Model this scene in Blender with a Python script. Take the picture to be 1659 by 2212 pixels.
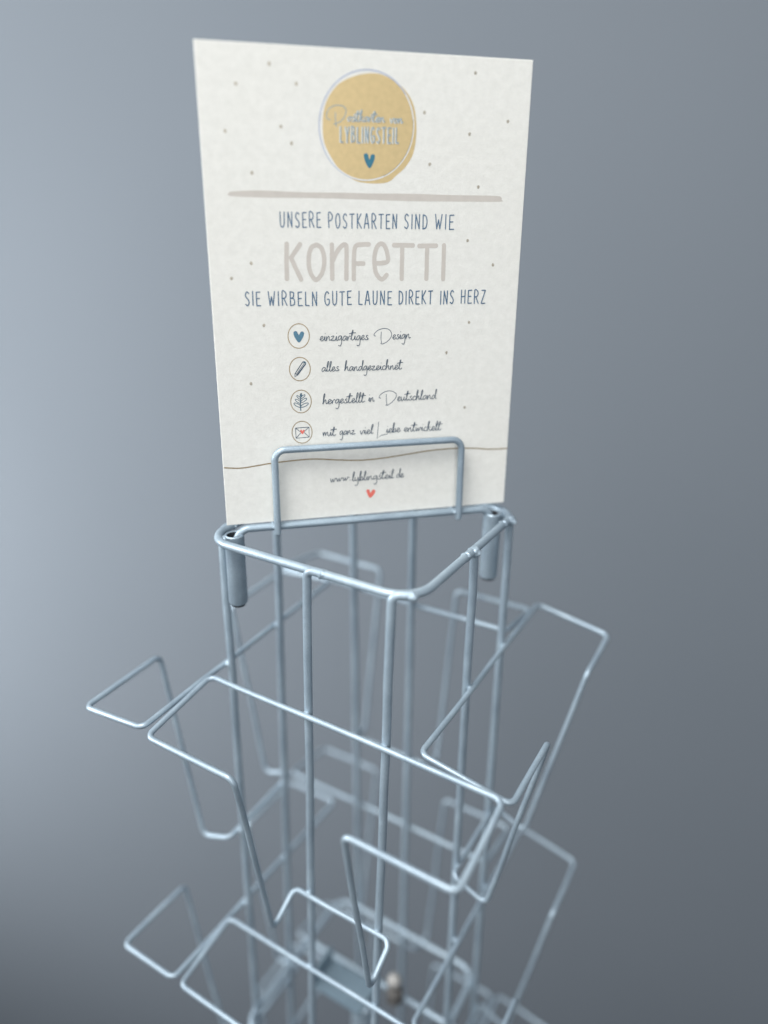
import bpy, bmesh, math, random
from mathutils import Vector, Matrix, noise
random.seed(7)
for _o in list(bpy.data.objects): bpy.data.objects.remove(_o)
SC = bpy.context.scene

# ---------------------------------------------------------------- camera
cam_d = bpy.data.cameras.new('camera'); cam = bpy.data.objects.new('camera', cam_d)
SC.collection.objects.link(cam); SC.camera = cam
FPX, PX, PY, WPX, HPX = 1568.84, -35.5, -12.1, 1659.0, 2212.0
cam_d.sensor_fit = 'VERTICAL'; cam_d.sensor_height = 24.0
cam_d.lens = 24.0*FPX/HPX
cam_d.shift_x = -PX/HPX; cam_d.shift_y = PY/HPX
cam_d.clip_start = 0.02; cam_d.clip_end = 30
_x = Vector((0.85103798, 0.52503787, 0.00834203)); _d = Vector((0.19983191, -0.30913627, -0.92978598)); _f = Vector((-0.48559403, 0.79295019, -0.36800603))
M = Matrix((_x, -_d, -_f)).transposed().to_4x4()
M.translation = Vector((0.18156148, -0.29769873, 0.14848549)); cam.matrix_world = M
cam_d.dof.use_dof = True; cam_d.dof.focus_distance = 0.346
cam_d.dof.aperture_fstop = (cam_d.lens/1000.0)/0.0125
cam_d.dof.aperture_blades = 0

# ---------------------------------------------------------------- world and lamps
world = bpy.data.worlds.new('World'); SC.world = world; world.use_nodes = True
bg = world.node_tree.nodes['Background']; bg.inputs[0].default_value = (0.86, 0.98, 1.14, 1); bg.inputs[1].default_value = 0.25
def area(name, loc, target, size, size_y, energy, color):
    l = bpy.data.lights.new(name, 'AREA'); l.shape = 'RECTANGLE'; l.size = size; l.size_y = size_y; l.energy = energy; l.color = color
    o = bpy.data.objects.new(name, l); SC.collection.objects.link(o); o.location = loc
    o.rotation_euler = (Vector(target)-Vector(loc)).to_track_quat('-Z', 'Y').to_euler(); return o
area('left_light', (-1.3, -.9, .5), (-.5, .4, .0), .5, .8, 4.9, (0.97, 0.99, 1.0)).data.spread = math.radians(70)  # added narrow-cone lamp that shapes the brightness of the left wall
area('left_light', (-1.35, -.6, -.35), (-1.0, .25, -.55), .6, .9, 7.6, (0.97, 0.99, 1.0)).data.spread = math.radians(92)  # added low lamp, its cone makes the glow on the lower left wall
area('left_light', (-1.9, -1.1, .6), (0, 0, -.05), .7, 1.3, 30, (0.97, 0.99, 1.0))  # light of the window on the left
area('front_fill_light', (-.1, -.9, 1.6), (0, 0, 0), .9, .9, 40, (1.0, 0.995, 0.975))  # added unseen lamp, high in front, brightens card and wire tops
area('front_fill_light', (1.0, -1.2, .5), (0, 0, 0), .9, .9, 9.0, (1.0, 0.995, 0.975))  # added unseen fill from the front right
area('front_fill_light', (-.3, -1.5, .9), (0, 0, 0), .9, .9, 7, (1.0, 0.995, 0.975))  # added unseen fill from the front, near the camera side
SC.view_settings.view_transform = 'Standard'; SC.view_settings.look = 'None'; SC.view_settings.exposure = 0.0; SC.view_settings.gamma = 1.0

# ---------------------------------------------------------------- helpers
def link(name, me, mat=None, parent=None):
    o = bpy.data.objects.new(name, me); SC.collection.objects.link(o)
    if mat is not None: me.materials.append(mat)
    if parent is not None: o.parent = parent
    return o
def tag(o, label=None, cat=None, group=None, kind=None):
    for k, v in (('label', label), ('category', cat), ('group', group), ('kind', kind)):
        if v: o[k] = v
    return o
def empty(name, loc=(0, 0, 0)):
    o = bpy.data.objects.new(name, None); o.empty_display_size = 0.02; SC.collection.objects.link(o); o.location = loc; return o
def nodemat(name):
    m = bpy.data.materials.new(name); m.use_nodes = True; nt = m.node_tree
    return m, nt, nt.nodes['Principled BSDF']
def N(nt, t, **kw):
    n = nt.nodes.new(t)
    for k, v in kw.items():
        if k in n.inputs: n.inputs[k].default_value = v
        else: setattr(n, k, v)
    return n
def ramp(nt, fac, c0, c1, p0=0.0, p1=1.0):
    r = nt.nodes.new('ShaderNodeValToRGB'); e = r.color_ramp.elements
    e[0].position = p0; e[0].color = (*c0, 1); e[1].position = p1; e[1].color = (*c1, 1)
    nt.links.new(fac, r.inputs[0]); return r.outputs[0]
def flat_mat(name, col, rough=0.6, metallic=0.0, var=0.06, scale=900):
    m, nt, b = nodemat(name)
    tc = N(nt, 'ShaderNodeTexCoord'); n = N(nt, 'ShaderNodeTexNoise', Scale=scale, Detail=3.0); nt.links.new(tc.outputs['Object'], n.inputs['Vector'])
    c0 = tuple(min(1, c*(1-var)) for c in col); c1 = tuple(min(1, c*(1+var)) for c in col)
    nt.links.new(ramp(nt, n.outputs['Fac'], c0, c1, .3, .7), b.inputs['Base Color'])
    b.inputs['Roughness'].default_value = rough; b.inputs['Metallic'].default_value = metallic
    return m

# painted wire: silver blue lacquer with a fine metal flake
m_wire, nt, b = nodemat('silver_wire_paint')
tc = N(nt, 'ShaderNodeTexCoord')
n1 = N(nt, 'ShaderNodeTexNoise', Scale=2600.0, Detail=2.0); nt.links.new(tc.outputs['Object'], n1.inputs['Vector'])
n2 = N(nt, 'ShaderNodeTexNoise', Scale=160.0, Detail=4.0); nt.links.new(tc.outputs['Object'], n2.inputs['Vector'])
nt.links.new(ramp(nt, n1.outputs['Fac'], (.29, .375, .44), (.43, .52, .59), .3, .7), b.inputs['Base Color'])
nt.links.new(ramp(nt, n2.outputs['Fac'], (.34,)*3, (.52,)*3, .3, .7), b.inputs['Roughness'])
b.inputs['Metallic'].default_value = 0.42
n4 = N(nt, 'ShaderNodeTexNoise', Scale=45.0, Detail=5.0, Roughness=0.6); nt.links.new(tc.outputs['Object'], n4.inputs['Vector'])
mxw = N(nt, 'ShaderNodeMix', data_type='RGBA', blend_type='MULTIPLY'); mxw.inputs[0].default_value = 1.0
nt.links.new(b.inputs['Base Color'].links[0].from_socket, mxw.inputs[6]); nt.links.new(ramp(nt, n4.outputs['Fac'], (.80, .81, .83), (1.06, 1.05, 1.04), .35, .65), mxw.inputs[7]); nt.links.new(mxw.outputs[2], b.inputs['Base Color'])
bp = N(nt, 'ShaderNodeBump', Strength=0.35, Distance=0.0002); nt.links.new(n2.outputs['Fac'], bp.inputs['Height']); nt.links.new(bp.outputs[0], b.inputs['Normal'])

# card stock: off-white, mottled, slightly fibrous
m_card, nt, b = nodemat('felt_card_stock')
tc = N(nt, 'ShaderNodeTexCoord')
n1 = N(nt, 'ShaderNodeTexNoise', Scale=260.0, Detail=7.0, Roughness=0.75); n2 = N(nt, 'ShaderNodeTexNoise', Scale=1300.0, Detail=5.0, Roughness=0.7)
n3 = N(nt, 'ShaderNodeTexNoise', Scale=11.0, Detail=2.0)
for n in (n1, n2, n3): nt.links.new(tc.outputs['Object'], n.inputs['Vector'])
ca = ramp(nt, n1.outputs['Fac'], (.725, .72, .68), (.825, .82, .78), .28, .72)
cb = ramp(nt, n3.outputs['Fac'], (.985, .98, .97), (1, 1, 1), .3, .7)
mx = N(nt, 'ShaderNodeMix', data_type='RGBA', blend_type='MULTIPLY'); mx.inputs[0].default_value = 1.0
nt.links.new(ca, mx.inputs[6]); nt.links.new(cb, mx.inputs[7]); nt.links.new(mx.outputs[2], b.inputs['Base Color'])
b.inputs['Roughness'].default_value = 0.85; b.inputs['Specular IOR Level'].default_value = 0.2
ad = N(nt, 'ShaderNodeMath', operation='ADD'); nt.links.new(n1.outputs['Fac'], ad.inputs[0]); nt.links.new(n2.outputs['Fac'], ad.inputs[1])
bp = N(nt, 'ShaderNodeBump', Strength=0.5, Distance=0.0003); nt.links.new(ad.outputs[0], bp.inputs['Height']); nt.links.new(bp.outputs[0], b.inputs['Normal'])

INK = {
 'blue': flat_mat('ink_slate_blue', (.075, .145, .235), .6, 0, .22), 'navy': flat_mat('ink_navy', (.045, .078, .12), .6, 0, .2),
 'slate': flat_mat('ink_logo_slate', (.26, .34, .38), .5, 0, .2), 'beige': flat_mat('ink_taupe_wash', (.56, .52, .475), .8, 0, .035, 240),
 'bronze': flat_mat('foil_bronze', (.38, .285, .165), .38, .45, .15), 'teal': flat_mat('ink_teal', (.05, .12, .175), .6, 0, .2),
 'haze': flat_mat('foil_silver_blue', (.44, .48, .58), .45, .1, .1), 'emboss_hi': flat_mat('emboss_highlight_line', (.78, .78, .74), .8, 0, .03),  # the pale line ink paints the emboss highlight beside logo ring and lettering
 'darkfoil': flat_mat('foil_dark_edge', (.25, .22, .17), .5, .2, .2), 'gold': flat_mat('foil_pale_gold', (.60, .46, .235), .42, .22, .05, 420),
 'heartblue': flat_mat('ink_heart_blue', (.085, .20, .285), .6, 0, .12), 'deepteal': flat_mat('ink_deep_teal', (.03, .17, .25), .5, 0, .12),
 'coral': flat_mat('ink_coral_red', (.78, .17, .13), .6, 0, .08), 'dot': flat_mat('foil_dot', (.42, .38, .31), .45, .25, .2)}

def fillet(pts, radii, closed=False, seg=7):
    """round every corner of a polyline with an arc"""
    P = [Vector(p) for p in pts]; n = len(P); out = []
    for i in range(n):
        if not closed and i in (0, n-1): out.append(P[i]); continue
        a, b_, c = P[i-1], P[i], P[(i+1) % n]
        u = (a-b_).normalized(); v = (c-b_).normalized(); ang = u.angle(v)
        if ang > 3.05: out.append(b_); continue
        r = radii[i] if isinstance(radii, (list, tuple)) else radii
        t = min(r/math.tan(ang/2), 0.46*(a-b_).length, 0.46*(c-b_).length); r = t*math.tan(ang/2)
        cen = b_+(u+v).normalized()*(r/math.sin(ang/2)); s = b_+u*t-cen; e = b_+v*t-cen; th = s.angle(e)
        for k in range(seg+1):
            q = k/seg; out.append(cen+(s*math.sin((1-q)*th)+e*math.sin(q*th))/math.sin(th))
    return out
def sweep(bm, path, r, closed=False, sides=14, cap=True):
    P = [Vector(p) for p in path]; n = len(P); rings = []; ref = None
    for i in range(n):
        if closed: t = (P[(i+1) % n]-P[i-1]).normalized()
        else: t = (P[min(i+1, n-1)]-P[max(i-1, 0)]).normalized()
        if ref is None:
            ref = Vector((0, 0, 1)) if abs(t.z) < .9 else Vector((1, 0, 0))
        ref = (ref-t*ref.dot(t)).normalized(); bn = t.cross(ref)
        rings.append([bm.verts.new(P[i]+(ref*math.cos(2*math.pi*k/sides)+bn*math.sin(2*math.pi*k/sides))*r) for k in range(sides)])
    m = n if closed else n-1
    off = 0
    if closed:   # match the frame twist where the loop closes
        best = 1e9
        for s in range(sides):
            d = (rings[0][s].co-rings[-1][0].co).length
            if d < best: best = d; off = s
    for i in range(m):
        A = rings[i]; B = rings[(i+1) % n]; o = off if (closed and i == m-1) else 0
        for k in range(sides): bm.faces.new((A[k], A[(k+1) % sides], B[(k+1+o) % sides], B[(k+o) % sides]))
    if not closed and cap:
        for R_, tip, s in ((rings[0], P[0]-(P[1]-P[0]).normalized()*r*.45, -1), (rings[-1], P[-1]+(P[-1]-P[-2]).normalized()*r*.45, 1)):
            c_ = sum((v.co for v in R_), Vector())/sides
            inner = [bm.verts.new(c_+(v.co-c_)*.62+(tip-c_)*.85) for v in R_]; tv = bm.verts.new(tip)
            for k in range(sides):
                q = (R_[k], R_[(k+1) % sides], inner[(k+1) % sides], inner[k]); bm.faces.new(q if s > 0 else q[::-1])
                q = (inner[k], inner[(k+1) % sides], tv); bm.faces.new(q if s > 0 else q[::-1])
def wobble(path, amp, f, seed):
    """a hand-bent wire is never quite straight"""
    out = []
    for i, p in enumerate(path):
        p = Vector(p); q = p*f+Vector((seed*3.1, seed*1.7, seed*2.3)); out.append(p+noise.noise_vector(q)*amp)
    return out
def dense(path, step=0.012):
    out = []
    for a, b_ in zip(path[:-1], path[1:]):
        a = Vector(a); b_ = Vector(b_); k = max(1, int((b_-a).length/step))
        out += [a.lerp(b_, j/k) for j in range(k)]
    out.append(Vector(path[-1])); return out
def blob(bm, c, rx, ry, rz, seed=0, rot=None):
    v0 = len(bm.verts); r = bmesh.ops.create_icosphere(bm, subdivisions=3, radius=1.0)
    for v in r['verts']:
        d = 1+.28*noise.noise(v.co*1.6+Vector((seed, seed*2, 0))); q = Vector((v.co.x*rx*d, v.co.y*ry*d, v.co.z*rz*d))
        if rot: q = rot @ q
        v.co = q+Vector(c)
def done(name, bm, mat, parent=None, smooth=True):
    bmesh.ops.recalc_face_normals(bm, faces=bm.faces[:])
    me = bpy.data.meshes.new(name); bm.to_mesh(me); bm.free()
    if smooth:
        for p in me.polygons: p.use_smooth = True
        me.set_sharp_from_angle(angle=math.radians(38))
    return link(name, me, mat, parent)
WORDS=[["caps","UNSERE",[32.08,70.3],[50.31,70.24],6.16,0.5,"blue"],["caps","POSTKARTEN",[53.83,70.36],[85.8,70.52],6.01,0.5,"blue"],["caps","SIND",[89.38,70.55],[100.33,70.59],6.11,0.5,"blue"],["caps","WIE",[104.2,70.62],[113.24,70.62],6.22,0.5,"blue"],["caps","SIE",[15.0,103.57],[21.73,103.68],6.0,0.5,"blue"],["caps","WIRBELN",[25.38,103.74],[47.9,104.03],6.04,0.5,"blue"],["caps","GUTE",[51.46,103.99],[64.03,103.99],6.05,0.5,"blue"],["caps","LAUNE",[67.56,104.05],[83.56,104.22],6.01,0.5,"blue"],["caps","DIREKT",[87.18,104.17],[103.94,104.35],5.98,0.5,"blue"],["caps","INS",[107.9,104.41],[114.69,104.42],6.06,0.5,"blue"],["caps","HERZ",[118.46,104.37],[130.97,104.47],6.1,0.5,"blue"],["script","einzigartiges",[48.76,120.21],[72.47,120.35],2.11,0.31,"navy"],["script","esign",[84.22,120.47],[93.31,120.13],2.08,0.31,"navy"],["script","alles",[49.25,134.68],[57.93,134.59],2.02,0.31,"navy"],["script","handgezeichnet",[60.46,134.75],[89.18,134.97],2.04,0.31,"navy"],["script","hergestellt",[49.45,150.33],[70.51,150.5],2.1,0.31,"navy"],["script","in",[72.37,150.16],[75.38,150.17],1.96,0.31,"navy"],["script","eutschland",[87.07,150.6],[107.56,150.39],2.06,0.31,"navy"],["script","mit",[49.29,166.22],[55.65,166.37],1.99,0.31,"navy"],["script","ganz",[57.6,166.18],[65.66,166.22],1.99,0.31,"navy"],["script","viel",[68.07,166.54],[74.9,166.5],2.02,0.31,"navy"],["script","iebe",[81.57,166.57],[88.96,166.34],2.03,0.31,"navy"],["script","entwickelt",[90.77,166.44],[110.65,166.78],2.04,0.31,"navy"],["script","www.",[52.62,190.45],[63.36,190.08],2.03,0.31,"navy"],["script","lyblingsteil",[63.75,190.63],[85.76,190.65],2.04,0.31,"navy"],["script",".de",[86.32,190.44],[91.22,190.58],2.01,0.31,"navy"],["script","ostkarten",[63.06,27.17],[79.85,27.04],1.83,0.36,"slate"],["script","von",[82.28,27.25],[88.05,27.15],1.79,0.36,"slate"],["caps","LYBLINGSTEIL",[59.74,35.47],[86.07,35.16],6.06,0.48,"slate"]]
STROKES=[[[[34.75,77.19],[34.35,84.97],[34.29,92.28]],2.05,"beige",0,0],[[[40.77,77.37],[36.58,83.04]],2.05,"beige",0,0],[[[36.32,82.94],[40.76,92.59]],2.05,"beige",0,0],[[[48.18,77.65],[45.98,78.71],[44.76,81.61],[44.49,85.98],[45.27,89.91],[47.09,92.5],[48.51,92.31],[50.41,89.95],[51.54,86.02],[51.37,81.62],[50.13,78.71],[48.18,77.65]],2.05,"beige",1,0],[[[55.26,77.5],[55.23,92.37]],2.05,"beige",0,0],[[[55.67,84.32],[57.41,80.9],[59.82,78.13],[61.56,77.64],[62.07,80.18],[61.84,92.54]],2.05,"beige",1,0],[[[65.38,92.67],[65.43,85.1],[65.78,79.69],[66.96,77.83],[69.62,77.49],[72.56,77.39]],2.05,"beige",1,0],[[[65.59,85.69],[70.04,85.76]],2.05,"beige",0,0],[[[75.54,85.74],[81.25,85.06],[81.38,81.68],[80.1,78.22],[78.2,77.14],[76.32,78.71],[75.31,82.16],[75.22,86.14],[76.1,90.15],[78.19,92.58],[79.67,92.45],[81.14,90.79]],2.05,"beige",1,0],[[[84.43,77.73],[93.74,77.87]],2.05,"beige",0,0],[[[88.54,78.46],[88.44,92.78]],2.05,"beige",0,0],[[[96.67,78.11],[105.11,77.96]],2.05,"beige",0,0],[[[100.68,78.61],[100.64,92.89]],2.05,"beige",0,0],[[[108.92,77.71],[109.04,93.07]],2.05,"beige",0,0],[[[75.91,118.72],[75.19,118.5],[75.36,117.57],[77.17,116.0],[80.07,115.28],[82.63,115.93],[83.82,117.79],[83.4,119.68],[81.59,121.54],[79.4,122.53],[78.48,122.26]],0.31,"navy",1,0],[[[78.7,116.86],[78.58,119.9],[78.85,122.06]],0.31,"navy",1,0],[[[78.56,148.91],[77.81,148.37],[78.77,146.92],[80.94,145.74],[83.79,145.49],[86.36,146.84],[86.47,148.77],[84.51,151.04],[82.1,152.56],[81.22,152.3]],0.31,"navy",1,0],[[[81.48,147.04],[81.55,150.25],[81.88,152.33]],0.31,"navy",1,0],[[[77.66,160.78],[77.24,165.22],[76.91,169.26],[78.9,167.74],[82.24,167.19]],0.31,"navy",0,0],[[[55.31,27.0],[54.15,26.54],[53.84,25.0],[55.05,22.76],[58.08,21.34],[61.26,21.65],[62.42,23.37],[61.55,25.75],[59.5,27.74],[56.96,28.56]],0.36,"slate",1,0],[[[57.7,24.13],[57.73,27.06],[58.13,29.7]],0.36,"slate",1,0],[[[43.86,117.86],[43.8,118.59],[43.65,119.31],[43.42,120.0],[43.1,120.65],[42.72,121.26],[42.27,121.8],[41.76,122.27],[41.19,122.67],[40.59,122.98],[39.96,123.2],[39.3,123.32],[38.64,123.35],[37.99,123.28],[37.35,123.12],[36.73,122.86],[36.15,122.52],[35.62,122.09],[35.14,121.59],[34.73,121.03],[34.39,120.41],[34.13,119.74],[33.94,119.04],[33.84,118.32],[33.82,117.59],[33.89,116.87],[34.05,116.16],[34.28,115.47],[34.59,114.83],[34.98,114.23],[35.42,113.7],[35.93,113.23],[36.49,112.84],[37.08,112.54],[37.71,112.32],[38.35,112.19],[39.0,112.16],[39.65,112.22],[40.29,112.38],[40.9,112.63],[41.48,112.96],[42.01,113.38],[42.49,113.87],[42.91,114.43],[43.26,115.04],[43.53,115.7],[43.73,116.4],[43.84,117.12],[43.86,117.86]],0.42,"bronze",0,0],[[[43.88,133.27],[43.82,134.0],[43.67,134.7],[43.44,135.38],[43.13,136.03],[42.75,136.62],[42.31,137.15],[41.8,137.61],[41.24,137.99],[40.65,138.29],[40.02,138.5],[39.37,138.62],[38.72,138.64],[38.07,138.56],[37.43,138.4],[36.82,138.14],[36.25,137.79],[35.72,137.37],[35.25,136.87],[34.84,136.31],[34.5,135.69],[34.24,135.03],[34.06,134.34],[33.96,133.63],[33.94,132.91],[34.01,132.19],[34.16,131.49],[34.39,130.82],[34.7,130.19],[35.08,129.6],[35.52,129.08],[36.02,128.63],[36.57,128.25],[37.16,127.95],[37.78,127.74],[38.42,127.62],[39.07,127.6],[39.71,127.67],[40.34,127.83],[40.95,128.08],[41.52,128.41],[42.05,128.83],[42.52,129.32],[42.94,129.88],[43.28,130.49],[43.56,131.14],[43.75,131.84],[43.86,132.55],[43.88,133.27]],0.42,"bronze",0,0],[[[43.97,148.85],[43.91,149.57],[43.76,150.27],[43.53,150.95],[43.23,151.59],[42.84,152.17],[42.4,152.69],[41.89,153.15],[41.33,153.52],[40.73,153.82],[40.1,154.02],[39.46,154.13],[38.8,154.14],[38.15,154.06],[37.51,153.89],[36.9,153.62],[36.33,153.27],[35.8,152.84],[35.32,152.34],[34.91,151.77],[34.57,151.16],[34.31,150.5],[34.12,149.81],[34.02,149.1],[34.01,148.38],[34.07,147.67],[34.23,146.97],[34.46,146.3],[34.77,145.68],[35.15,145.1],[35.59,144.58],[36.09,144.14],[36.64,143.77],[37.23,143.48],[37.85,143.27],[38.49,143.16],[39.14,143.15],[39.79,143.22],[40.42,143.39],[41.03,143.64],[41.6,143.99],[42.13,144.41],[42.61,144.9],[43.03,145.46],[43.37,146.07],[43.65,146.73],[43.84,147.42],[43.95,148.13],[43.97,148.85]],0.42,"bronze",0,0],[[[43.96,164.06],[43.9,164.77],[43.76,165.47],[43.53,166.14],[43.22,166.76],[42.85,167.34],[42.4,167.86],[41.9,168.3],[41.35,168.67],[40.76,168.96],[40.14,169.15],[39.5,169.25],[38.85,169.26],[38.2,169.17],[37.57,168.99],[36.97,168.72],[36.4,168.37],[35.88,167.94],[35.41,167.44],[35.0,166.87],[34.67,166.25],[34.41,165.59],[34.22,164.91],[34.12,164.2],[34.11,163.49],[34.17,162.78],[34.32,162.09],[34.55,161.43],[34.85,160.81],[35.23,160.24],[35.67,159.73],[36.17,159.29],[36.71,158.93],[37.29,158.64],[37.91,158.45],[38.54,158.35],[39.18,158.33],[39.82,158.42],[40.45,158.59],[41.05,158.85],[41.62,159.19],[42.14,159.62],[42.61,160.11],[43.03,160.67],[43.37,161.28],[43.64,161.94],[43.83,162.63],[43.94,163.34],[43.96,164.06]],0.42,"bronze",0,0],[[[35.89,161.58],[42.49,161.43],[42.48,166.46],[35.98,166.59],[35.89,161.58]],0.38,"navy",0,0],[[[35.89,161.58],[38.13,163.46]],0.32,"navy",0,0],[[[40.31,163.39],[42.49,161.43]],0.32,"navy",0,0],[[[35.98,166.59],[38.36,164.12]],0.32,"navy",0,0],[[[40.16,164.03],[42.48,166.46]],0.32,"navy",0,0],[[[38.71,152.99],[38.69,149.68],[39.01,145.27]],0.5,"teal",1,0],[[[38.76,151.27],[38.77,150.98],[38.52,150.59],[38.07,150.15],[37.48,149.74],[36.84,149.41],[36.25,149.22],[35.79,149.19],[35.54,149.34],[35.54,149.63],[35.78,150.02],[36.23,150.45],[36.82,150.87],[37.46,151.19],[38.06,151.39],[38.51,151.41],[38.76,151.27]],0.34,"teal",1,0],[[[38.76,151.27],[39.01,151.44],[39.5,151.47],[40.16,151.34],[40.89,151.08],[41.59,150.73],[42.13,150.34],[42.45,149.96],[42.49,149.67],[42.24,149.5],[41.75,149.48],[41.09,149.6],[40.36,149.86],[39.67,150.21],[39.12,150.61],[38.8,150.98],[38.76,151.27]],0.34,"teal",1,0],[[[38.82,149.37],[38.85,149.12],[38.67,148.77],[38.32,148.37],[37.85,147.97],[37.33,147.64],[36.84,147.44],[36.46,147.38],[36.24,147.48],[36.21,147.72],[36.39,148.07],[36.74,148.47],[37.21,148.87],[37.72,149.2],[38.21,149.41],[38.6,149.47],[38.82,149.37]],0.34,"teal",1,0],[[[38.83,149.05],[39.06,149.17],[39.46,149.13],[40.0,148.95],[40.58,148.65],[41.11,148.27],[41.52,147.89],[41.73,147.54],[41.73,147.29],[41.51,147.17],[41.1,147.21],[40.56,147.39],[39.99,147.69],[39.46,148.07],[39.05,148.46],[38.83,148.8],[38.83,149.05]],0.34,"teal",1,0],[[[38.88,147.47],[38.93,147.28],[38.83,146.99],[38.6,146.64],[38.27,146.28],[37.9,145.98],[37.53,145.77],[37.23,145.69],[37.05,145.75],[37.0,145.94],[37.1,146.23],[37.33,146.58],[37.66,146.94],[38.03,147.24],[38.39,147.45],[38.69,147.53],[38.88,147.47]],0.34,"teal",1,0],[[[38.89,147.16],[39.08,147.23],[39.4,147.16],[39.8,146.97],[40.22,146.68],[40.59,146.33],[40.86,145.98],[40.99,145.69],[40.96,145.49],[40.77,145.42],[40.45,145.48],[40.06,145.68],[39.64,145.97],[39.26,146.31],[38.99,146.66],[38.86,146.96],[38.89,147.16]],0.34,"teal",1,0],[[[38.92,146.21],[39.08,146.19],[39.24,146.05],[39.38,145.83],[39.47,145.55],[39.49,145.26],[39.45,145.0],[39.36,144.81],[39.22,144.72],[39.06,144.74],[38.9,144.88],[38.76,145.1],[38.68,145.38],[38.65,145.67],[38.69,145.93],[38.78,146.12],[38.92,146.21]],0.34,"teal",1,0],[[[40.43,129.72],[36.52,135.21],[36.29,136.56],[37.75,135.88],[41.76,130.8]],0.4,"navy",0,0],[[[40.9,130.59],[37.13,135.55]],0.28,"navy",0,0],[[[41.32,130.97],[37.44,135.74]],0.28,"navy",0,0],[[[36.52,135.21],[37.14,135.42],[37.74,135.94]],0.28,"navy",0,0],[[[0.64,179.19],[7.96,179.94],[15.77,179.32],[23.66,178.46],[36.16,177.78],[45.35,177.81],[56.98,179.07],[68.79,179.99],[80.79,179.58],[92.95,178.44],[105.25,177.29],[117.75,176.98],[129.2,177.59],[136.96,178.58],[143.45,178.86],[147.88,178.77]],0.62,"bronze",1,0],[[[92.88,27.74],[92.87,29.17],[92.76,30.6],[92.56,32.03],[92.26,33.45],[91.88,34.84],[91.4,36.22],[90.83,37.56],[90.18,38.86],[89.45,40.12],[88.63,41.33],[87.74,42.49],[86.77,43.58],[85.74,44.61],[84.64,45.57],[83.48,46.46],[82.28,47.26],[81.02,47.99],[79.72,48.62],[78.38,49.17],[77.02,49.63],[75.63,49.99],[74.23,50.26],[72.81,50.43],[71.39,50.5],[69.98,50.48],[68.57,50.36],[67.18,50.15],[65.81,49.84],[64.47,49.44],[63.16,48.95],[61.89,48.38],[60.67,47.71],[59.5,46.97],[58.38,46.15],[57.32,45.25],[56.33,44.29],[55.4,43.26],[54.55,42.17],[53.77,41.03],[53.07,39.84],[52.46,38.6],[51.92,37.32],[51.47,36.01],[51.1,34.67],[50.83,33.31],[50.64,31.94],[50.53,30.55],[50.52,29.16],[50.6,27.77],[50.76,26.39],[51.01,25.02],[51.34,23.66],[51.76,22.33],[52.26,21.03],[52.84,19.77],[53.49,18.54],[54.22,17.35],[55.02,16.22],[55.89,15.13],[56.82,14.11],[57.81,13.14],[58.86,12.24],[59.95,11.4],[61.1,10.64],[62.29,9.95],[63.52,9.34],[64.78,8.81],[66.07,8.36],[67.38,7.99],[68.71,7.71],[70.06,7.51],[71.41,7.4],[72.77,7.38],[74.12,7.45],[75.46,7.61],[76.79,7.85],[78.1,8.18],[79.39,8.6],[80.65,9.1],[81.87,9.69],[83.05,10.36],[84.18,11.11],[85.26,11.93],[86.29,12.82],[87.26,13.79],[88.16,14.82],[89.0,15.92],[89.76,17.07],[90.45,18.27],[91.05,19.52],[91.58,20.82],[92.02,22.15],[92.37,23.52],[92.63,24.91],[92.8,26.32],[92.88,27.74]],0.62,"haze",0,0],[[[88.98,16.15],[89.64,17.11],[90.25,18.11],[90.8,19.15],[91.29,20.22],[91.72,21.32],[92.09,22.44],[92.39,23.59],[92.64,24.76],[92.81,25.94],[92.92,27.14],[92.96,28.34],[92.94,29.55],[92.85,30.75],[92.69,31.96],[92.46,33.16],[92.16,34.34],[91.8,35.51],[91.38,36.66],[90.89,37.79],[90.34,38.89],[89.73,39.95],[89.06,40.99],[88.33,41.98],[87.55,42.94],[86.72,43.85],[85.84,44.71],[84.91,45.52],[83.95,46.27],[82.94,46.97],[81.89,47.62],[80.82,48.2],[79.71,48.71],[78.58,49.17],[77.43,49.56],[76.26,49.88],[75.07,50.13],[73.88,50.31],[72.68,50.43],[71.48,50.47],[70.29,50.44],[69.1,50.35],[67.92,50.19],[66.75,49.95],[65.61,49.66],[64.48,49.29],[63.38,48.86],[62.31,48.37],[61.28,47.82],[60.28,47.21],[59.31,46.54],[58.39,45.81],[57.52,45.04],[56.69,44.21],[55.91,43.34],[55.18,42.43],[54.51,41.48],[53.89,40.49],[53.33,39.46],[52.83,38.41]],0.4,"emboss_hi",0,0],[[[92.51,25.6],[92.61,26.56],[92.66,27.52],[92.67,28.49],[92.64,29.47],[92.56,30.44],[92.44,31.41],[92.28,32.38],[92.07,33.34],[91.82,34.29],[91.53,35.23],[91.2,36.16],[90.82,37.07],[90.41,37.97],[89.95,38.85],[89.46,39.71],[88.93,40.55],[88.36,41.36],[87.76,42.15],[87.12,42.91],[86.45,43.63],[85.75,44.33],[85.02,45.0],[84.26,45.63],[83.47,46.23],[82.66,46.79],[81.82,47.31],[80.97,47.8],[80.09,48.24],[79.2,48.64]],0.22,"darkfoil",0,0]]
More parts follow.
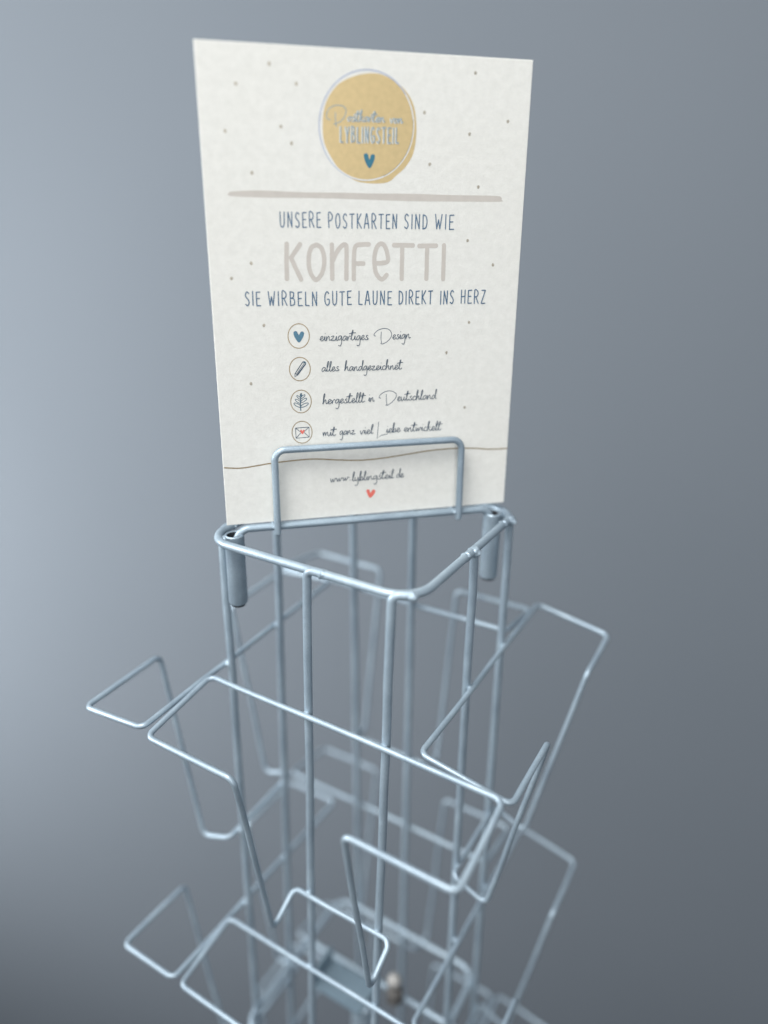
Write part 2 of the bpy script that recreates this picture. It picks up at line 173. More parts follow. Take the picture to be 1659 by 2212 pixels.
FILLS=[[[[73.26,8.57],[76.64,8.62],[80.04,9.41],[84.16,11.25],[87.98,13.56],[90.82,16.67],[93.01,20.74],[94.05,26.1],[94.24,31.25],[93.71,36.17],[92.38,40.54],[89.25,44.98],[85.37,48.2],[81.48,51.1],[74.74,51.79],[67.71,51.2],[62.85,48.96],[58.75,45.96],[55.07,40.87],[52.78,36.42],[52.03,31.97],[52.16,26.08],[53.07,21.97],[55.48,17.25],[59.53,13.06],[64.54,10.55],[69.23,9.19]],"gold"],[[[11.09,56.14],[19.16,55.55],[28.08,55.5],[43.19,55.91],[58.65,55.77],[74.44,55.9],[90.57,55.75],[112.65,56.01],[133.08,56.0],[136.36,56.65],[136.66,57.74],[135.56,58.55],[112.76,58.74],[90.63,58.84],[69.13,58.45],[48.25,58.17],[27.96,58.27],[10.98,57.87]],"beige"],[[[38.9,117.37],[39.45,116.48],[39.6,116.1],[39.91,115.81],[40.31,115.68],[40.73,115.72],[41.1,115.92],[41.34,116.25],[41.42,116.66],[40.82,118.34],[38.85,120.77],[36.86,118.15],[36.38,116.35],[36.48,115.95],[36.74,115.63],[37.12,115.45],[37.54,115.43],[37.93,115.59],[38.22,115.89],[38.35,116.28]],"heartblue"],[[[72.79,42.32],[73.32,40.69],[73.46,40.33],[73.76,40.06],[74.16,39.91],[74.59,39.92],[74.97,40.09],[75.23,40.39],[75.32,40.75],[74.77,42.86],[72.83,45.72],[70.75,42.77],[70.2,40.52],[70.29,40.15],[70.55,39.84],[70.93,39.65],[71.35,39.62],[71.75,39.74],[72.05,40.0],[72.2,40.35]],"deepteal"],[[[73.42,197.83],[74.17,196.85],[74.3,196.48],[74.58,196.21],[74.95,196.1],[75.35,196.15],[75.7,196.37],[75.94,196.72],[76.03,197.12],[75.52,198.52],[73.27,200.54],[71.79,198.14],[71.28,196.59],[71.36,196.2],[71.6,195.9],[71.95,195.73],[72.35,195.74],[72.72,195.91],[72.99,196.22],[73.13,196.61]],"coral"],[[[39.09,163.32],[39.44,162.91],[39.51,162.74],[39.64,162.62],[39.81,162.56],[39.99,162.58],[40.14,162.68],[40.25,162.83],[40.28,163.01],[40.02,163.76],[39.11,164.82],[38.33,163.67],[38.13,162.89],[38.17,162.71],[38.28,162.57],[38.44,162.5],[38.62,162.5],[38.79,162.57],[38.91,162.71],[38.97,162.88]],"coral"],[[[40.3,129.83],[40.81,129.42],[41.55,129.63],[41.91,130.13],[41.82,130.87],[41.15,130.47]],"teal"],[[[36.23,136.62],[36.32,135.82],[36.86,136.34]],"navy"]]
DOTS=[[30.07,7.15],[15.9,14.98],[41.17,13.98],[33.98,30.33],[10.44,32.71],[38.34,36.65],[20.8,48.56],[120.88,6.35],[97.76,22.67],[137.55,24.86],[119.31,30.6],[100.84,43.38],[124.7,52.39],[120.6,75.68],[134.08,86.68],[18.55,85.41],[9.46,91.78],[22.87,112.58],[123.18,113.38],[112.07,127.75],[15.58,139.07],[122.92,155.64]]
# ---------------------------------------------------------------- room surfaces
def quad(name, pts, mat):
    bm = bmesh.new(); bm.faces.new([bm.verts.new(p) for p in pts])
    return done(name, bm, mat, smooth=False)
m_wall, nt, b = nodemat('grey_wall_paint')
tc = N(nt, 'ShaderNodeTexCoord'); n1 = N(nt, 'ShaderNodeTexNoise', Scale=1.4, Detail=2.0); n2 = N(nt, 'ShaderNodeTexNoise', Scale=260.0, Detail=3.0)
for n in (n1, n2): nt.links.new(tc.outputs['Object'], n.inputs['Vector'])
nt.links.new(ramp(nt, n1.outputs['Fac'], (.130, .148, .1685), (.140, .1585, .180), .3, .7), b.inputs['Base Color']); b.inputs['Roughness'].default_value = .9
b.inputs['Specular IOR Level'].default_value = .2
bp = N(nt, 'ShaderNodeBump', Strength=0.2, Distance=0.001); nt.links.new(n2.outputs['Fac'], bp.inputs['Height']); nt.links.new(bp.outputs[0], b.inputs['Normal'])
m_floor = flat_mat('dark_floor', (.025, .03, .036), .8, 0, .2, 6)
FLOOR = -1.75
wd = Vector((0.949, 0.316, 0)).normalized(); wn = Vector((wd.y, -wd.x, 0)); wp = Vector((-0.42, 0.375, 0))
a = wp-wd*2.2; c = wp+wd*3.2
wall = quad('wall', [(a.x, a.y, FLOOR), (c.x, c.y, FLOOR), (c.x, c.y, 1.6), (a.x, a.y, 1.6)], m_wall); tag(wall, 'plain grey blue wall behind the wire rack', kind='structure')
e = a+wn*3.5; g = c+wn*3.5
floor = quad('floor', [(a.x, a.y, FLOOR), (c.x, c.y, FLOOR), (g.x, g.y, FLOOR), (e.x, e.y, FLOOR)], m_floor); tag(floor, 'dark floor at the foot of the wall', kind='structure')

# ---------------------------------------------------------------- the wire rack
S = 0.059                       # half the side of the square tower
RZ = [Matrix.Rotation(k*math.pi/2, 3, 'Z') for k in range(4)]
rack = empty('postcard_rack', (0, 0, FLOOR)); tag(rack, 'silver blue square wire postcard rack with empty bent-wire pockets in front of the grey wall', 'card rack')
def P_(o): o.parent = rack; o.matrix_parent_inverse = Matrix.Translation((0, 0, -FLOOR)); return o
RR = 0.0021
def ring(z, rad, s=S, seed=1):
    pts = [(-s, -s, z), (s, -s, z), (s, s, z), (-s, s, z)]
    bm = bmesh.new(); sweep(bm, fillet(pts, rad, closed=True, seg=12), RR, closed=True, sides=18); return P_(done('ring', bm, m_wire))
ring(0.0, 0.0155); ring(-0.362, 0.012); ring(-0.70, 0.012)
VT = {(0, 1): (0.00381, -0.00455, -0.00149), (0, 2): (0.04826, -0.00587, -0.00143), (1, 1): (0.00066, 0.00254, -0.00272), (1, 2): (0.04676, 0.00303, -0.00373),
      (2, 1): (0.00516, -0.0033, -0.00077), (2, 2): (0.0483, -0.00562, -0.00163), (3, 1): (0.00202, 0.00374, -0.00206), (3, 2): (0.04648, -0.00049, 0.00023)}
for (k, i), (x, dx, dy) in VT.items():
    zt = 0.0003
    def at(z): q = -z/0.4; return (x+dx*q, -S-0.0006+dy*q, z)
    sg = -1 if k in (1, 3) else 1
    pts = ([(x+0.0078, -S+0.0034, zt)] if (i == 2 and sg > 0) else [(x+0.0085*sg, -S-0.0004, zt)])+[(x, -S-0.0006, zt), at(-0.70)]
    path = fillet(pts, 0.0036, seg=8)
    path = path[:-1]+wobble(dense([path[-2], path[-1]], .02)[1:], 0.0004, 22, k*2+i)
    path = [RZ[k] @ Vector(p) for p in path]
    bm = bmesh.new(); sweep(bm, path, 0.00212, sides=16); P_(done('upright', bm, m_wire))
    # weld where the bent top meets the ring
    bm = bmesh.new(); c_ = RZ[k] @ (Vector((x+0.0080, -S+.0034, 0.0)) if (i == 2 and sg > 0) else Vector((x+0.0084*sg, -S, 0.0))); blob(bm, c_, .0026, .0026, .0023, k*3+i, None)
    if (k, i) in ((1, 1), (1, 2)):
        c_ = RZ[k] @ Vector((x-0.0015, -S-0.0012, 0.0003)); blob(bm, c_, .0034, .0027, .0025, k*3+i+7, Matrix.Rotation(.5, 3, 'X'))
    P_(done('weld_bead', bm, m_wire))
# sockets for the sign holder
m_bore = flat_mat('shaded_tube_bore', (.03, .034, .04), .8)  # dark colour stands for the shade inside the narrow tube
TQ, TZ, TL = 0.0489, 0.0013, 0.0385
for s_ in (-1, 1):
    bm = bmesh.new(); c_ = Vector((TQ*s_, TQ*s_, 0)); sd = 40; prof = [(.0037, -TL), (.0037, TZ-.0004), (.0041, TZ), (.0045, TZ), (.0049, TZ-.0005), (.0049, TZ-TL+.0008), (.0044, TZ-TL), (.0037, TZ-TL)]
    R_ = [[bm.verts.new(c_+Vector((r*math.cos(2*math.pi*k/sd), r*math.sin(2*math.pi*k/sd), z))) for k in range(sd)] for r, z in prof]
    for A, B in zip(R_, R_[1:]+R_[:1]):
        for k in range(sd): bm.faces.new((A[k], A[(k+1) % sd], B[(k+1) % sd], B[k]))
    bmesh.ops.recalc_face_normals(bm, faces=bm.faces[:])
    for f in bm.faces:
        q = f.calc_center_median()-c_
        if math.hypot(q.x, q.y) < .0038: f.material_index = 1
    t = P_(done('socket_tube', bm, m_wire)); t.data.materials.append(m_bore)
    bm = bmesh.new(); blob(bm, c_+Vector((s_*.0036, s_*.0036, -.0022)), .0024, .0024, .003, s_+4); P_(done('weld_bead', bm, m_wire))
# pockets: one loop of thin wire each
PN = ['xa', 'xb', 'd', 'z1', 'x4', 'x9', 'x5', 'x8', 'd2', 'h', 'td', 'bd', 'oy', 'roll']
FIT = {(0, 0): [-0.05834, 0.10664, 0.04442, -0.07847, 0.05573, -0.00392, 0.05408, -0.00767, 0.0192, 0.12057, 0.00776, 0.01115, 0.00516, -0.00392], (1, 0): [-0.05546, 0.10153, 0.04438, -0.07845, 0.05747, -0.00793, 0.05424, -0.00581, 0.02009, 0.12374, 0.00751, 0.00928, 0.00479, 0.02136], (2, 0): [-0.05755, 0.1087, 0.04318, -0.07835, 0.05507, -0.00501, 0.05318, -0.00801, 0.01996, 0.12128, 0.00685, 0.01111, 0.00521, -0.01259], (3, 0): [-0.0573, 0.10745, 0.04083, -0.07831, 0.05643, -0.00518, 0.05437, -0.00733, 0.02113, 0.12004, 0.0045, 0.00986, 0.00549, -0.05267], (0, 1): [-0.0597, 0.10701, 0.04239, -0.25718, 0.05571, -0.00518, 0.05424, -0.00776, 0.02001, 0.12042, 0.00736, 0.01024, 0.00508, -0.00317], (1, 1): [-0.05818, 0.11069, 0.0403, -0.26281, 0.06124, -0.00518, 0.05424, -0.00776, 0.02001, 0.12042, 0.00976, 0.01024, 0.00784, -0.02506], (3, 1): [-0.05818, 0.108, 0.04146, -0.26251, 0.05731, -0.00518, 0.05424, -0.00776, 0.02001, 0.12042, 0.0022, 0.01024, 0.00507, 0.01989]}
BASE = [-0.05818, 0.10701, 0.0436, -0.07901, 0.05571, -0.00518, 0.05424, -0.00776, 0.02001, 0.12042, 0.00755, 0.01024, 0.00523, 0.0]
for l in range(4):
    for k in range(4):
        v = FIT.get((k, l))
        if v is None:
            v = list(BASE); v[3] -= l*0.1815+random.uniform(-.001, .001); v[13] = random.uniform(-.015, .015)
        q = dict(zip(PN, v)); sh = 0.0009; y = -S-q['oy']+sh; z = q['z1']; zb = z-q['h']
        F = lambda a_, b_, c_: RZ[k] @ Vector((a_, b_, c_+q['roll']*a_))
        d = q['d']+sh; d2 = q['d2']+sh
        pts = [F(q['xa'], y, z), F(q['xb'], y, z), F(q['xb'], y-d, z-q['td']), F(q['x4'], y-d, z-q['td']), F(q['x5'], y-d2, zb-q['bd']), F(q['x5'], y, zb),
               F(q['x8'], y, zb), F(q['x8'], y-d2, zb-q['bd']), F(q['x9'], y-d, z-q['td']), F(q['xa'], y-d, z-q['td'])]
        bm = bmesh.new(); f = fillet(pts, 0.0042, closed=True, seg=6)
        f = dense(f+[f[0]], .016)[:-1]; f = wobble(f, 0.0007, 18, k+5*l)
        sweep(bm, f, 0.00148, closed=True, sides=12); P_(done('pocket', bm, m_wire))
        # spot welds onto the uprights
        for i in (1, 2):
            x, dx, dy = VT[(k, i)]
            for zz in (z, zb):
                qq = -zz/0.4; X = x+dx*qq
                c_ = RZ[k] @ Vector((X, (y-S-0.0006+dy*qq)/2, zz+q['roll']*X+.0002)); bm = bmesh.new(); blob(bm, c_, .0021, .0021, .0017, i+k+zz*40); P_(done('weld_bead', bm, m_wire))
# joint in the middle of the tower: folded plate, pole and domed nut
m_plate = flat_mat('blue_grey_plate', (.20, .27, .32), .5, .45, .06, 200)
m_bolt = flat_mat('worn_brass_bolt', (.34, .33, .315), .5, .2, .15, 700)
m_rust = flat_mat('brown_bolt_shank', (.09, .085, .08), .7, .1, .3, 700)
bm = bmesh.new(); zc = -0.352
R_ = bmesh.ops.create_cube(bm, size=1)['verts']; bmesh.ops.scale(bm, vec=(0.038, 0.024, 0.0022), verts=R_); bmesh.ops.translate(bm, vec=(-.012, -.006, zc), verts=R_)
T_ = bmesh.ops.create_cube(bm, size=1)['verts']; bmesh.ops.scale(bm, vec=(0.0022, 0.024, 0.014), verts=T_); bmesh.ops.translate(bm, vec=(-.0311, -.006, zc+.0065), verts=T_)
bmesh.ops.bevel(bm, geom=bm.edges[:], offset=.0006, segments=2, affect='EDGES'); P_(done('joint_plate', bm, m_plate, smooth=False))
bm = bmesh.new(); sweep(bm, [(-S, .012, -.3575), (S, .012, -.3575)], .0021); P_(done('cross_wire', bm, m_wire))
bm = bmesh.new(); bmesh.ops.create_uvsphere(bm, u_segments=24, v_segments=14, radius=.0050); bmesh.ops.translate(bm, vec=(.0195, .008, zc+.0125), verts=bm.verts[:]); bolt = P_(done('domed_nut', bm, m_bolt))
bm = bmesh.new(); sweep(bm, [(.0205, .007, zc+.005), (.0205, .007, zc-.004)], .0062, sides=6); P_(done('bolt_shank', bm, m_rust, smooth=False))
bm = bmesh.new(); sweep(bm, [(0, 0, zc-.013), (0, 0, FLOOR+.02)], .009, sides=24); P_(done('pole', bm, m_wire))
bm = bmesh.new(); bmesh.ops.create_cone(bm, cap_ends=True, segments=48, radius1=.19, radius2=.185, depth=.018); bmesh.ops.translate(bm, vec=(0, 0, FLOOR+.0112), verts=bm.verts[:]); P_(done('base_plate', bm, m_wire, smooth=False))
for k in range(2):
    bm = bmesh.new(); sweep(bm, [RZ[k] @ Vector((-S, 0, -.704-.004*k)), RZ[k] @ Vector((S, 0, -.704-.004*k))], .002); P_(done('cross_wire', bm, m_wire))

# ---------------------------------------------------------------- the sign holder plugged into the two sockets
U = Vector((1, 1, 0)).normalized(); NN = Vector((-1, 1, 0)).normalized(); HZ = 0.0037
TILT = 0.03477; UP = Vector((0, 0, math.cos(TILT)))+NN*math.sin(TILT)
holder = empty('sign_holder', (0, 0, HZ)); tag(holder, 'wire sign holder with a rounded arch plugged into the corner tubes of the rack', 'sign holder')
def H_(o): o.parent = holder; o.matrix_parent_inverse = Matrix.Translation((0, 0, -HZ)); return o
hx = TQ*math.sqrt(2)
bm = bmesh.new(); base = Vector((0, 0, HZ))
sweep(bm, fillet([U*-(hx-.0012)+Vector((0, 0, -.030)), base-U*(hx-.0012), base+U*(hx-.0012), U*(hx-.0012)+Vector((0, 0, -.030))], .0068, seg=12), .00195, sides=18); H_(done('rod', bm, m_wire))
A1, A2, AH = -0.04765, 0.04815, 0.04047
for s_, nm in ((-1, 'front_arch'), (1, 'rear_arch')):
    o_ = NN*(.0033 if s_ < 0 else .0062)*s_
    lo = -UP*.0026
    pts = [base+o_+U*A1+lo, base+o_+U*A1+UP*AH, base+o_+U*A2+UP*AH, base+o_+U*A2+lo]
    bm = bmesh.new(); f = fillet(pts, .0052, seg=10); sweep(bm, f, .00172, sides=18)
    for q in (A1, A2): blob(bm, base+o_*.6+U*(q-.0013)+Vector((0, 0, .0004)), .0013, .0013, .0012, q*90)
    H_(done(nm, bm, m_wire))

# ---------------------------------------------------------------- the printed card
CW, CH, CT = 148.0, 209.1, 1.15
yaw = 0.00525
u2 = U*math.cos(yaw)+NN*math.sin(yaw); n2 = -U*math.sin(yaw)+NN*math.cos(yaw)
up = Vector((0, 0, math.cos(TILT)))+n2*math.sin(TILT); nrm = u2.cross(up)*-1
nrm = -(u2.cross(up)); fr = u2.cross(up)          # fr points to the viewer
if fr.dot(M.translation) < 0: fr = -fr
cbase = U*0.00166+NN*0.00102+Vector((0, 0, 0.00604))
MC = Matrix((u2, up, fr)).transposed().to_4x4(); MC.translation = cbase
card = empty('card'); card.matrix_world = MC
tag(card, 'off-white printed sign card with gold logo disc standing in the wire holder', 'sign card')
def K_(o): o.parent = card; return o
def c3(p, h): return Vector(((p[0]-CW/2)/1000, (CH-p[1])/1000, h/1000))
bm = bmesh.new(); out = []
per = []
for k in range(74): per.append((k*2.0, 0, 0, -1))
for k in range(104): per.append((CW, k*CH/104, 1, 0))
for k in range(74): per.append((CW-k*2.0, CH, 0, 1))
for k in range(104): per.append((0, CH-k*CH/104, -1, 0))
fr_v, bk_v, in_v = [], [], []
for i, (x, y, nx, ny) in enumerate(per):
    j = 0.09*noise.noise(Vector((x*.5, y*.5, 3)))
    cx = min(max(x, .25), CW-.25); cy = min(max(y, .25), CH-.25)
    fr_v.append(bm.verts.new(c3((x+nx*j, y+ny*j), -.10))); bk_v.append(bm.verts.new(c3((x+nx*j, y+ny*j), -CT))); in_v.append(bm.verts.new(c3((cx, cy), 0)))
n_ = len(per)
for i in range(n_):
    k = (i+1) % n_
    bm.faces.new((fr_v[i], fr_v[k], bk_v[k], bk_v[i]))
    if (in_v[i].co-in_v[k].co).length > 1e-7: bm.faces.new((in_v[i], in_v[k], fr_v[k], fr_v[i]))
bm.faces.new(in_v); bm.faces.new(bk_v[::-1])
K_(done('card_board', bm, m_card, smooth=False))

# flat print: every stroke is a thin inked ribbon lying on the card
LAYER = [0.02]
def catmull(P, per_=5):
    if len(P) < 3: return P
    Q = [P[0]]+list(P)+[P[-1]]; out = []
    for i in range(1, len(Q)-2):
        for j in range(per_):
            t = j/per_; a, b_, c_, d = Q[i-1], Q[i], Q[i+1], Q[i+2]
            out.append(tuple(.5*(2*b_[m]+(c_[m]-a[m])*t+(2*a[m]-5*b_[m]+4*c_[m]-d[m])*t*t+(3*b_[m]-a[m]-3*c_[m]+d[m])*t**3) for m in (0, 1)))
    out.append(P[-1]); return out
def ribbon(bm, P, w, rough=0.0):
    P = [Vector((p[0], p[1])) for p in P]; P = [p for i, p in enumerate(P) if i == 0 or (p-P[i-1]).length > 1e-3]
    if len(P) == 1: P.append(P[0]+Vector((.05, 0)))
    if rough:      # a painted brush edge needs short steps
        D = []
        for a, b_ in zip(P[:-1], P[1:]):
            k = max(1, int((b_-a).length/.8)); D += [a.lerp(b_, j/k) for j in range(k)]
        P = D+[P[-1]]
    n = len(P); L = []; h = w/2; LAYER[0] += .0006
    for i, p in enumerate(P):
        t = (P[min(i+1, n-1)]-P[max(i-1, 0)]).normalized(); nr = Vector((-t.y, t.x))
        k1 = h*(1+rough*noise.noise(Vector((p.x*.9, p.y*.9, 1)))); k2 = h*(1+rough*noise.noise(Vector((p.x*.9, p.y*.9, 9))))
        z = LAYER[0]+.0004*i/n; L.append((c3(p+nr*k1, z), c3(p-nr*k2, z)))
    V = [(bm.verts.new(a), bm.verts.new(b_)) for a, b_ in L]
    for (a, b_), (c_, d) in zip(V, V[1:]): bm.faces.new((a, b_, d, c_))
    for i, s in ((0, -1), (n-1, 1)):
        t = (P[min(i+1, n-1)]-P[max(i-1, 0)]).normalized()*s; nr = Vector((-t.y, t.x))
        z = LAYER[0]+.0004*i/n; arc = [bm.verts.new(c3(P[i]+nr*h*math.cos(a)+t*h*.9*math.sin(a), z+.0001)) for a in [math.pi*m/6 for m in range(7)]]
        bm.faces.new(arc)
def flatten(bm):
    for f in bm.faces:
        f.normal_update()
        if f.normal.z < 0: f.normal_flip()
def pdone(name, bm, mat, label=None):
    flatten(bm); me = bpy.data.meshes.new(name); bm.to_mesh(me); bm.free(); o = K_(link(name, me, mat)); 
    if label: o['label'] = label
    return o
CAPS = {  # stroke letters, box width then strokes, height 1
'A': (.46, [[(0, 0), (.2, 1), (.26, 1), (.44, 0)], [(.07, .33), (.40, .33)]]), 'B': (.42, [[(.03, 0), (.03, 1)], [(.03, 1), (.3, .95), (.33, .78), (.26, .58), (.03, .52)], [(.03, .52), (.3, .5), (.4, .3), (.33, .06), (.03, 0)]]),
'C': (.40, [[(.38, .88), (.2, 1), (.03, .75), (.03, .25), (.2, 0), (.38, .14)]]), 'D': (.42, [[(.03, 0), (.03, 1)], [(.03, 1), (.3, .88), (.4, .5), (.3, .1), (.03, 0)]]),
'E': (.36, [[(.36, 1), (.03, .98), (.03, 0), (.38, .01)], [(.03, .52), (.3, .53)]]), 'F': (.36, [[(.36, 1), (.03, .98), (.03, 0)], [(.03, .52), (.3, .53)]]),
'G': (.44, [[(.38, .86), (.22, 1), (.04, .75), (.03, .25), (.2, 0), (.4, .12), (.41, .42), (.24, .43)]]), 'H': (.40, [[(.03, 0), (.03, 1)], [(.38, 0), (.38, 1)], [(.03, .5), (.38, .52)]]),
'I': (.08, [[(.04, 0), (.05, 1)]]), 'K': (.42, [[(.03, 0), (.03, 1)], [(.38, 1), (.06, .5), (.42, 0)]]), 'L': (.34, [[(.05, 1), (.03, .02), (.34, .0)]]),
'N': (.44, [[(.03, 0), (.05, 1), (.38, 0), (.4, 1)]]), 'O': (.44, [[(.22, 1), (.06, .8), (.03, .4), (.12, .05), (.24, 0), (.38, .2), (.41, .6), (.34, .92), (.22, 1)]]),
'P': (.40, [[(.04, 0), (.03, 1), (.28, .97), (.38, .76), (.28, .52), (.04, .46)]]), 'R': (.42, [[(.03, 0), (.03, 1), (.28, .97), (.37, .76), (.27, .55), (.04, .5)], [(.16, .5), (.42, 0)]]),
'S': (.38, [[(.35, .88), (.2, 1), (.05, .84), (.08, .62), (.28, .42), (.34, .2), (.2, 0), (.02, .1)]]), 'T': (.42, [[(0, .98), (.42, 1)], [(.21, .99), (.2, 0)]]),
'U': (.42, [[(.03, 1), (.04, .2), (.16, 0), (.3, .06), (.38, .3), (.4, 1)]]), 'W': (.56, [[(.02, 1), (.14, 0), (.28, .62), (.40, 0), (.56, 1)]]), 'Y': (.44, [[(.02, 1), (.21, .45)], [(.43, 1), (.21, .42), (.2, 0)]]),
'Z': (.40, [[(.03, 1), (.38, 1), (.02, 0), (.4, .01)]])}
CURVY = set('BCDGOPRSU')
SCR = {  # joined handwriting, x-height 1
'a': (.95, [[(.72, .85), (.45, .98), (.12, .55), (.1, .12), (.35, .05), (.66, .5), (.75, .9), (.7, .3), (.8, .05), (.95, .15)]]),
'b': (.85, [[(0, .1), (.2, 1.0), (.42, 2.2), (.3, 2.35), (.15, 1.5), (.1, .3), (.16, .0), (.3, .6), (.55, .95), (.68, .6), (.5, .1), (.2, .05)], [(.5, .1), (.85, .2)]]),
'c': (.75, [[(.66, .8), (.45, .98), (.15, .6), (.15, .15), (.4, .0), (.75, .25)]]),
'd': (1.0, [[(.68, .8), (.4, .95), (.1, .5), (.12, .1), (.35, .05), (.65, .6), (.95, 1.9), (.95, 2.35), (.82, 2.1), (.75, .8), (.78, .1), (1.0, .12)]]),
'e': (.8, [[(0, .3), (.36, .46), (.6, .78), (.5, 1.02), (.26, .9), (.12, .45), (.24, .04), (.48, .04), (.8, .38)]]),
'g': (.95, [[(.72, .85), (.45, 1.0), (.12, .6), (.12, .15), (.35, .1), (.64, .55), (.74, .95), (.74, .0), (.66, -.85), (.42, -1.25), (.12, -1.1)], [(.72, .05), (.95, .15)]]),
'h': (.95, [[(.02, .1), (.3, 1.3), (.46, 2.2), (.35, 2.35), (.2, 1.6), (.08, .0)], [(.08, .1), (.4, .8), (.6, .95), (.62, .5), (.68, .05), (.95, .2)]]),
'i': (.45, [[(0, .2), (.2, .95), (.18, .3), (.28, .02), (.45, .15)], [(.24, 1.6), (.27, 1.63)]]),
'k': (.9, [[(.02, .1), (.3, 1.3), (.46, 2.2), (.35, 2.35), (.2, 1.6), (.08, .0)], [(.68, .95), (.45, .9), (.2, .5), (.5, .3), (.62, .02), (.9, .15)]]),
'l': (.55, [[(0, .2), (.3, 1.2), (.5, 2.1), (.4, 2.35), (.22, 1.7), (.15, .5), (.25, .03), (.55, .2)]]),
'm': (1.4, [[(.02, .9), (.08, .02)], [(.08, .2), (.3, .85), (.44, .9), (.5, .05)], [(.5, .2), (.75, .85), (.92, .9), (.98, .1), (1.15, .02), (1.4, .2)]]),
'n': (.95, [[(.05, .9), (.08, .02)], [(.08, .2), (.36, .85), (.55, .92), (.6, .3), (.7, .03), (.95, .2)]]),
'o': (.85, [[(.42, .95), (.15, .7), (.12, .2), (.35, .02), (.6, .35), (.58, .8), (.42, .95), (.85, .75)]]),
'r': (.65, [[(.02, .85), (.1, .02)], [(.1, .2), (.28, .75), (.5, .95), (.62, .85)]]),
's': (.72, [[(.56, .92), (.38, .98), (.25, .72), (.5, .38), (.45, .06), (.2, .0), (.05, .1)], [(.45, .06), (.72, .2)]]),
't': (.72, [[(0, .2), (.3, 1.1), (.5, 2.0), (.42, 2.2), (.25, 1.5), (.18, .4), (.3, .02), (.55, .15), (.72, .3)], [(-.22, 1.42), (.3, 1.6), (.9, 1.62)]]),
'u': (.95, [[(.1, .9), (.08, .2), (.25, .0), (.5, .4), (.64, .9), (.62, .25), (.75, .02), (.95, .2)]]),
'v': (.8, [[(.05, .9), (.22, .02), (.5, .6), (.6, .95), (.8, .85)]]),
'w': (1.15, [[(.05, .9), (.14, .05), (.38, .55), (.46, .85), (.52, .08), (.8, .6), (.88, .95), (1.15, .72)]]),
'y': (.9, [[(.1, .9), (.12, .15), (.35, .1), (.6, .6), (.68, .9), (.66, -.2), (.5, -1.0), (.22, -1.25), (.05, -1.05)], [(.68, .0), (.9, .2)]]),
'z': (.9, [[(.1, .85), (.35, .95), (.58, .9), (.1, .08), (.4, .0), (.9, .12)]]),
'.': (.4, [[(.18, .03), (.21, .05)]])}
def word(bm, font, text, p0, p1, h, w):
    T = CAPS if font == 'caps' else SCR; gap = .27 if font == 'caps' else -.04
    pos = []; x = 0
    for i, ch in enumerate(text):
        g = T[ch]; pos.append(x); x += g[0]+(gap if i < len(text)-1 else 0)
    sx = (p1[0]-p0[0])/x; rnd = random.Random(text)
    for ch, gx in zip(text, pos):
        jy = rnd.uniform(-.03, .03)
        for st in T[ch][1]:
            P = [((gx+a), (b_+jy)) for a, b_ in st]
            if font == 'caps' and not (ch in CURVY and len(st) > 3):
                for a, b_ in zip(P[:-1], P[1:]): ribbon(bm, [(p0[0]+q[0]*sx, p0[1]+(p1[1]-p0[1])*(q[0]/x)-q[1]*h) for q in (a, b_)], w)
                continue
            curv = (font == 'script') or (ch in CURVY and len(st) > 3)
            if curv: P = catmull(P, 5)
            Q = [(p0[0]+a*sx, p0[1]+(p1[1]-p0[1])*(a/x)-b_*h) for a, b_ in P]
            ribbon(bm, Q, w)
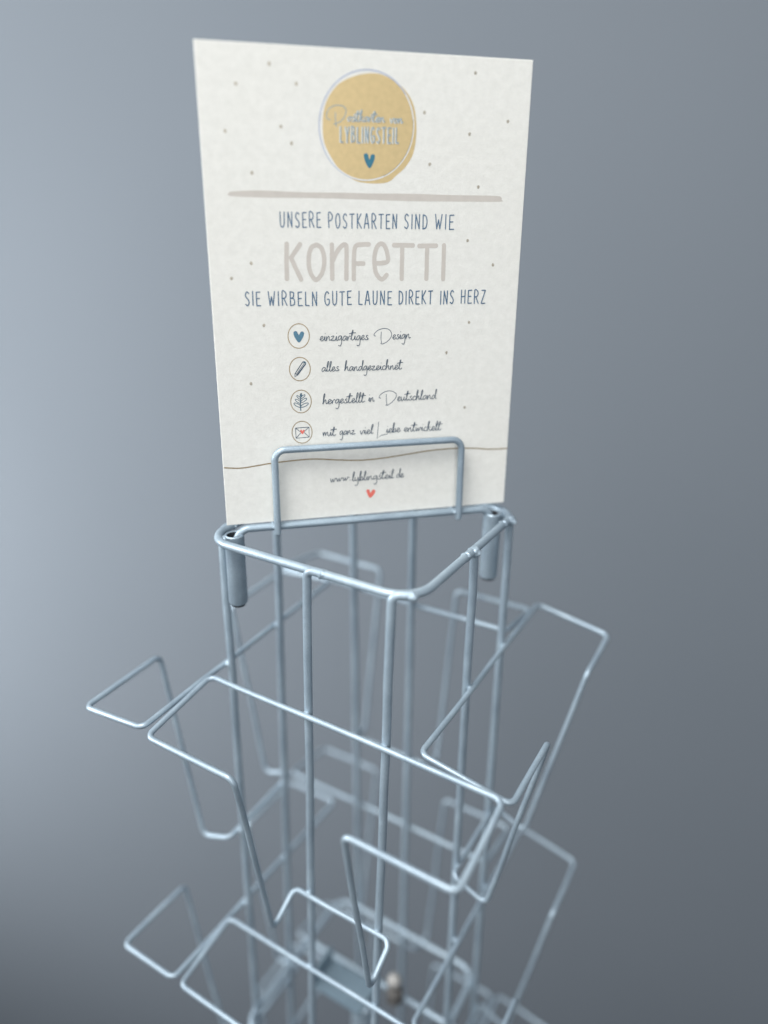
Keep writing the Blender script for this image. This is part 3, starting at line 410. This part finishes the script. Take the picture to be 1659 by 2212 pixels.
# fills first, lowest layer
def fillp(ink, P, z, name, label=None):
    bm = bmesh.new(); P = catmull([tuple(p) for p in P]+[tuple(P[0])], 3)[:-1] if len(P) > 8 else P
    f = bm.faces.new([bm.verts.new(c3(p, z)) for p in P]); bmesh.ops.triangulate(bm, faces=[f]); return pdone(name, bm, INK[ink], label)
NAMES = ['logo_disc', 'divider_bar', 'heart_print', 'heart_print', 'heart_print', 'heart_print', 'pencil_cap', 'pencil_tip']
for i, (P, ink) in enumerate(FILLS): fillp(ink, P, .012 if i < 2 else .05, NAMES[i])
by = {}
LAYER[0] = .02
groups = [('logo_ring', ('haze', 'emboss_hi', 'darkfoil')), ('headline_word', ('beige',)), ('icon_ring', ('bronze',))]
for P, w, ink, sm, cl in STROKES:
    key = {'haze': 'logo_ring', 'emboss_hi': 'logo_ring_highlight', 'darkfoil': 'logo_ring_edge', 'beige': 'headline_word', 'bronze': 'bronze_line', 'teal': 'leaf_print', 'slate': 'logo_lettering', 'navy': 'icon_and_initial_print'}[ink]
    if ink == 'navy': key = 'envelope_print' if P[0][0] < 52 and P[0][1] > 135 else ('pencil_print' if P[0][0] < 52 else 'printed_initial')
    if ink == 'bronze': key = 'icon_ring' if len(P) > 40 else 'wavy_foil_line'
    if key in ('icon_ring', 'printed_initial'):
        bm = bmesh.new(); ribbon(bm, catmull([tuple(p) for p in P], 6) if sm else P, w); pdone(key, bm, INK[ink]); continue
    if key not in by: by[key] = (bmesh.new(), ink)
    ribbon(by[key][0], catmull([tuple(p) for p in P], 6) if sm else P, w, .10 if ink == 'beige' else 0)
LAYER[0] = .06
for font, t, p0, p1, h, w, ink in WORDS:
    if ink == 'slate':   # pale offset copy paints the emboss highlight beside the logo lettering
        z0 = LAYER[0]; LAYER[0] = .03; bm = bmesh.new(); word(bm, font, t, (p0[0]-.22, p0[1]+.18), (p1[0]-.22, p1[1]+.18), h, w+.12); pdone('lettering_highlight', bm, INK['emboss_hi']); LAYER[0] = z0
    bm = bmesh.new(); word(bm, font, t, p0, p1, h, w); pdone('printed_word', bm, INK[ink])
for key, (bm, ink) in by.items(): pdone(key, bm, INK[ink])
# confetti dots, pressed a little into the board: foil spot with a raised paper rim beside it
bmr = bmesh.new()
for i, p in enumerate(DOTS):
    bm = bmesh.new(); rnd = random.Random(i); a0 = rnd.random()*6
    ring_ = [bm.verts.new(c3((p[0]+(.66+.08*math.sin(3*a+a0))*math.cos(a), p[1]+(.78+.08*math.sin(2*a+a0))*math.sin(a)), .03)) for a in [2*math.pi*m/18 for m in range(18)]]
    bm.faces.new(ring_); pdone('foil_dot', bm, INK['dot'])
    cen = c3((p[0]+.30, p[1]+.2), .01); r = bmesh.ops.create_icosphere(bmr, subdivisions=2, radius=1.0)
    for v in r['verts']: v.co = Vector((v.co.x*.00085, v.co.y*.00095, max(v.co.z, 0)*.00010))+Vector((cen.x, cen.y, -.00007))
o = K_(done('dot_rim', bmr, m_card)); o['kind'] = 'stuff'
